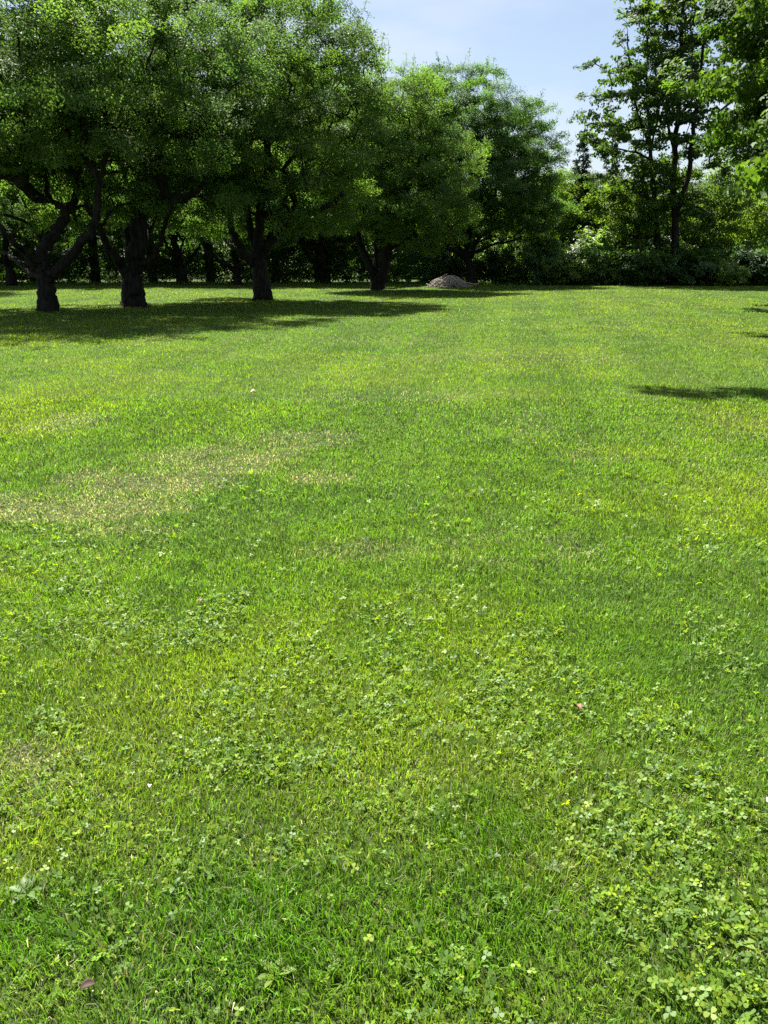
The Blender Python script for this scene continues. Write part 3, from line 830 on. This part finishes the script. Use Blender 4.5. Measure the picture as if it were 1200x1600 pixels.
def put_shrub(px, Y, ms, s, rz, label, sz=None):
    Y *= .66; s *= .66
    p = at(px, 440, Y)
    tree('shrub', label, 'shrub', (p.x, Y, 0), ms, G_SH, rz, (s, s, s), crown='foliage')


put_shrub(680, 75, sh_b, .75, .2, 'blue green shrub left behind the brush pile')
put_shrub(712, 77, sh_a, 1.0, 1.2, 'pale lit shrub right behind the brush pile')
put_shrub(772, 76, sh_b, .95, 2.2, 'leafy shrub right of the trunk behind the brush pile')
put_shrub(808, 75, sh_a, .9, 3.2, 'low leafy shrub under the right side of the orchard row')
put_shrub(850, 72, sh_b, .95, 4.2, 'tall lit shrub with long leaves at the right end of the orchard row')
put_shrub(880, 71, sh_a, 1.05, .8, 'pale yellow green shrub below the taller spruce')
put_shrub(915, 72.5, sh_b, 1.05, 5.2, 'lit long leaved shrub below the shorter spruce')
put_shrub(903, 70.5, sh_c, .75, 1.7, 'small dark shrub on the lawn edge in front of the lit shrubs')
put_shrub(955, 71.5, sh_a, .9, .5, 'mid green shrub left of the shaded maple undergrowth')
put_shrub(985, 70.8, sh_c, 1.25, 1.5, 'shaded shrub left of the slimmer maple trunk')
put_shrub(1018, 69.5, sh_c, 1.2, 2.5, 'shaded shrub at the foot of the slimmer maple')
put_shrub(1052, 72.5, sh_c, 1.3, 3.5, 'shaded shrub behind the thickest maple trunk')
put_shrub(1090, 70.5, sh_c, 1.3, 4.5, 'shaded shrub right of the thickest maple trunk')
put_shrub(1138, 68.5, sh_a, .72, 1.0, 'bright yellow green shrub catching the sun right of the maple trunk')
put_shrub(1165, 71.5, sh_c, 1.3, 5.5, 'shaded shrub just right of the bright yellow green one')
put_shrub(1200, 69.5, sh_c, 1.3, .7, 'shaded shrub at the right edge under the near maple')
put_shrub(1250, 70.5, sh_c, 1.4, 2.1, 'shaded shrub beyond the right edge of the frame')


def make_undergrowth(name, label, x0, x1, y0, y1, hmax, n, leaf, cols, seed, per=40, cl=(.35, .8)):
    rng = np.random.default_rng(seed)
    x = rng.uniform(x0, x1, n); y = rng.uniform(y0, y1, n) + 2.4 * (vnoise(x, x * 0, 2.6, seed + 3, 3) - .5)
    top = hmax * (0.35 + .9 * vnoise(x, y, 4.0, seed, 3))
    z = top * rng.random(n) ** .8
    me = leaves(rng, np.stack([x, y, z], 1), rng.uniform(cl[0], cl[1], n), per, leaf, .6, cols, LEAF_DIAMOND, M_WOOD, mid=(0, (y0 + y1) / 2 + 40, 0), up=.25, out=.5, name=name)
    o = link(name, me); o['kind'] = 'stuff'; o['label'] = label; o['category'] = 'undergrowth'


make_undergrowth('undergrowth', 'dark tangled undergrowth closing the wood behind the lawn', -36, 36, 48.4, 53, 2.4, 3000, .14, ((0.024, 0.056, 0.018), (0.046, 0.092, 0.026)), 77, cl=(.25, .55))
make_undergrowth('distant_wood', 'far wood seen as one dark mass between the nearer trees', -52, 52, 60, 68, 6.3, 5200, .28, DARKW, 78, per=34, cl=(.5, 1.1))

# ------------------------------------------------------------------ brush pile
def stick_mesh(rng, a, b, r, name, bend=.1, ns=5, seg=5):
    a, b = np.array(a, float), np.array(b, float)
    L_ = np.linalg.norm(b - a); bv = rng.normal(0, bend * L_, 3)
    P = np.array([a + (b - a) * u + bv * math.sin(math.pi * u) for u in np.linspace(0, 1, seg + 1)])
    P[:, 2] = np.maximum(P[:, 2], r)
    return P


pile_c = ground(701, 448.2)
rng = np.random.default_rng(5)
PV, PL, PC = [], [], []
nv = 0
hx, hy, hz = 1.8, 1.3, .9
for k in range(330):
    a = rng.uniform(0, 6.28); rr_ = rng.random() ** .55
    cx, cy_ = rr_ * hx * math.cos(a) * .85, rr_ * hy * math.sin(a) * .85
    tdir = rng.normal(0, .55) + (math.pi if rng.random() < .5 else 0)
    ln = rng.uniform(.7, 2.2); r = rng.uniform(.014, .040); lay = rng.uniform(.45, 1.05)
    u_ = np.linspace(-.5, .5, 8); curl = rng.normal(0, .25)
    X_ = cx + np.cos(tdir + curl * u_) * ln * u_; Y_ = cy_ + np.sin(tdir + curl * u_) * ln * u_
    q2 = (X_ / hx) ** 2 + (Y_ / hy) ** 2
    P = np.stack([X_, Y_, hz * lay * np.maximum(1 - q2, 0) ** .55 + rng.uniform(.0, .10) + rng.normal(0, .13) * u_ * ln], 1)
    P[:, 2] = np.maximum(P[:, 2], r)
    t_ = np.gradient(P, axis=0); t_ /= np.linalg.norm(t_, axis=1)[:, None]
    u = np.cross(t_, [0.3, .2, 1]); u /= np.linalg.norm(u, axis=1)[:, None]; v = np.cross(t_, u)
    ns = 5; ang = np.arange(ns) * 2 * math.pi / ns
    for q in range(len(P)):
        rq = r * (1 - .5 * q / (len(P) - 1))
        PV.append(P[q] + np.outer(np.cos(ang) * rq, u[q]) + np.outer(np.sin(ang) * rq, v[q]))
    for q in range(len(P) - 1):
        i0 = nv + q * ns + np.arange(ns); i1 = nv + q * ns + (np.arange(ns) + 1) % ns
        PL.append(np.stack([i0, i1, i1 + ns, i0 + ns], 1).ravel()); PC.append(np.full(ns, 4))
    nv += len(P) * ns
pile = thing('brush_pile', 'heap of dry grey brown cut branches at the lawn edge', 'brush pile', pile_c, 0, None, (.56, .56, .56))
sm = np_mesh('sticks', np.concatenate(PV), np.concatenate(PC), np.concatenate(PL), M_STICK, smooth=True)
so = link('sticks', sm, pile); so['kind'] = 'stuff'
# one long pole leaning out of the heap to the right
A = np.array([(.9, -.2, .75), (1.4, -.3, .5), (2.0, -.35, .33), (2.5, -.3, .26), (2.9, -.25, .3)])
link('pole', tubes(rng, A, np.arange(-1, 4), .05, tip_r=.05, flare=0, bark=M_STICK, name='pole'), pile)

# ------------------------------------------------------------------ small things lying and growing on the lawn
def solid(name, col, rough=.6):
    m = bpy.data.materials.new(name); m.use_nodes = True
    t = m.node_tree; p = t.nodes['Principled BSDF']; p.inputs['Roughness'].default_value = rough
    n = t.nodes.new('ShaderNodeTexNoise'); n.inputs['Scale'].default_value = 60
    r = t.nodes.new('ShaderNodeValToRGB')
    r.color_ramp.elements[0].color = (*[c * .55 for c in col], 1); r.color_ramp.elements[1].color = (*[min(1, c * 1.35) for c in col], 1)
    t.links.new(n.outputs[0], r.inputs[0]); t.links.new(r.outputs[0], p.inputs['Base Color'])
    return m


def dry_leaf(px, py, L_, mat, label, rz, z=.035):
    n = 7; V = []; F_ = []
    for i in range(n + 1):
        u = i / n; w = .32 * L_ * math.sin(math.pi * min(1, u * .96 + .02)) ** .8
        zc = .22 * L_ * math.sin(math.pi * u)
        for k, s in enumerate((-1, -.5, 0, .5, 1)):
            V.append(((u - .5) * L_, s * w, zc + .55 * abs(s) ** 1.5 * w + .02 * L_ * math.sin(9 * u + s * 3)))
    for i in range(n):
        for k in range(4):
            F_ += [i * 5 + k, i * 5 + k + 1, (i + 1) * 5 + k + 1, (i + 1) * 5 + k]
    me = np_mesh('fallen_leaf', V, np.full(len(F_) // 4, 4), F_, mat, smooth=True)
    md_o = link('fallen_leaf', me)
    md = md_o.modifiers.new('thick', 'SOLIDIFY'); md.thickness = .0008
    p = ground(px, py); p.y -= z * 1.2
    md_o.location = (p.x, p.y, z); md_o.rotation_euler = (.25, .15, rz)
    md_o['label'] = label; md_o['category'] = 'fallen leaf'; md_o['group'] = 'dry leaves fallen on the grass'
    return md_o


M_BROWN = solid('brown_leaf', (.055, .036, .022), .9); M_RUST = solid('rust_leaf', (.17, .065, .035)); M_TAN = solid('tan_leaf', (.50, .32, .18)); M_PALE = solid('pale_leaf', (.62, .55, .48))
dry_leaf(150, 1533, .034, M_BROWN, 'dark brown curled dead leaf in the grass at the lower left', .6)
dry_leaf(897, 1110, .045, M_RUST, 'rust red curled dead leaf among clover right of centre', 2.0)
dry_leaf(397, 617, .075, M_TAN, 'orange tan leaf lying on the lawn below the tree shadows', .3, .04)
dry_leaf(318, 943, .03, M_RUST, 'small reddish leaf in the grass left of centre', 1.1)
dry_leaf(243, 1230, .018, M_PALE, 'tiny pale petal like leaf on the grass right of the bare patch', 1.8, .045)
dry_leaf(1181, 1252, .022, M_PALE, 'small whitish leaf among the clover at the right edge', .9, .05)


def weed(px, py, nl, L_, label, seed, col):
    rng = np.random.default_rng(seed)
    p = ground(px, py)
    r = thing('broadleaf_weed', label, 'weed', (p.x, p.y, 0), 0, 'broad leaved weeds in the lawn')
    for k in range(nl):
        a = k * 6.28 / nl + rng.normal(0, .35); ll = L_ * rng.uniform(.7, 1.15); el = rng.uniform(.35, .8)
        V, F_ = [], []; n = 6
        for i in range(n + 1):
            u = i / n; w = .24 * ll * (math.sin(math.pi * (.06 + .92 * u)) ** 1.1) * (.4 + .75 * u)
            rad_ = ll * u * math.cos(el * (1 - .4 * u)); zc = .012 + ll * u * math.sin(el) * (1 - .5 * u)
            for s in (-1, 0, 1):
                V.append((rad_ * math.cos(a) - s * w * math.sin(a), rad_ * math.sin(a) + s * w * math.cos(a), zc + abs(s) * w * .3))
        for i in range(n):
            for q in range(2):
                F_ += [i * 3 + q, i * 3 + q + 1, (i + 1) * 3 + q + 1, (i + 1) * 3 + q]
        c = np.array(col) * rng.uniform(.8, 1.2)
        link('leaf', np_mesh('leaf', V, np.full(len(F_) // 4, 4), F_, M_CLOVER, np.tile(c, (len(V), 1)), smooth=True), r)
    return r


weed(428, 1530, 7, .048, 'upright yellow green weed with pointed leaves near the bottom centre', 1, (.15, .23, .025))
weed(45, 1402, 6, .055, 'pale broad leaved weed at the lower left edge', 2, (.12, .20, .05))
weed(862, 1362, 5, .034, 'silvery leaved weed right of centre above the dark grass', 3, (.12, .18, .08))
weed(770, 1345, 5, .028, 'small pale leaved weed left of the silvery one', 4, (.11, .18, .07))
weed(1150, 1478, 7, .042, 'large lime leaved weed at the lower right edge', 5, (.16, .24, .03))
weed(272, 1392, 4, .032, 'small shiny leaved weed in the grass left of centre', 6, (.11, .19, .06))
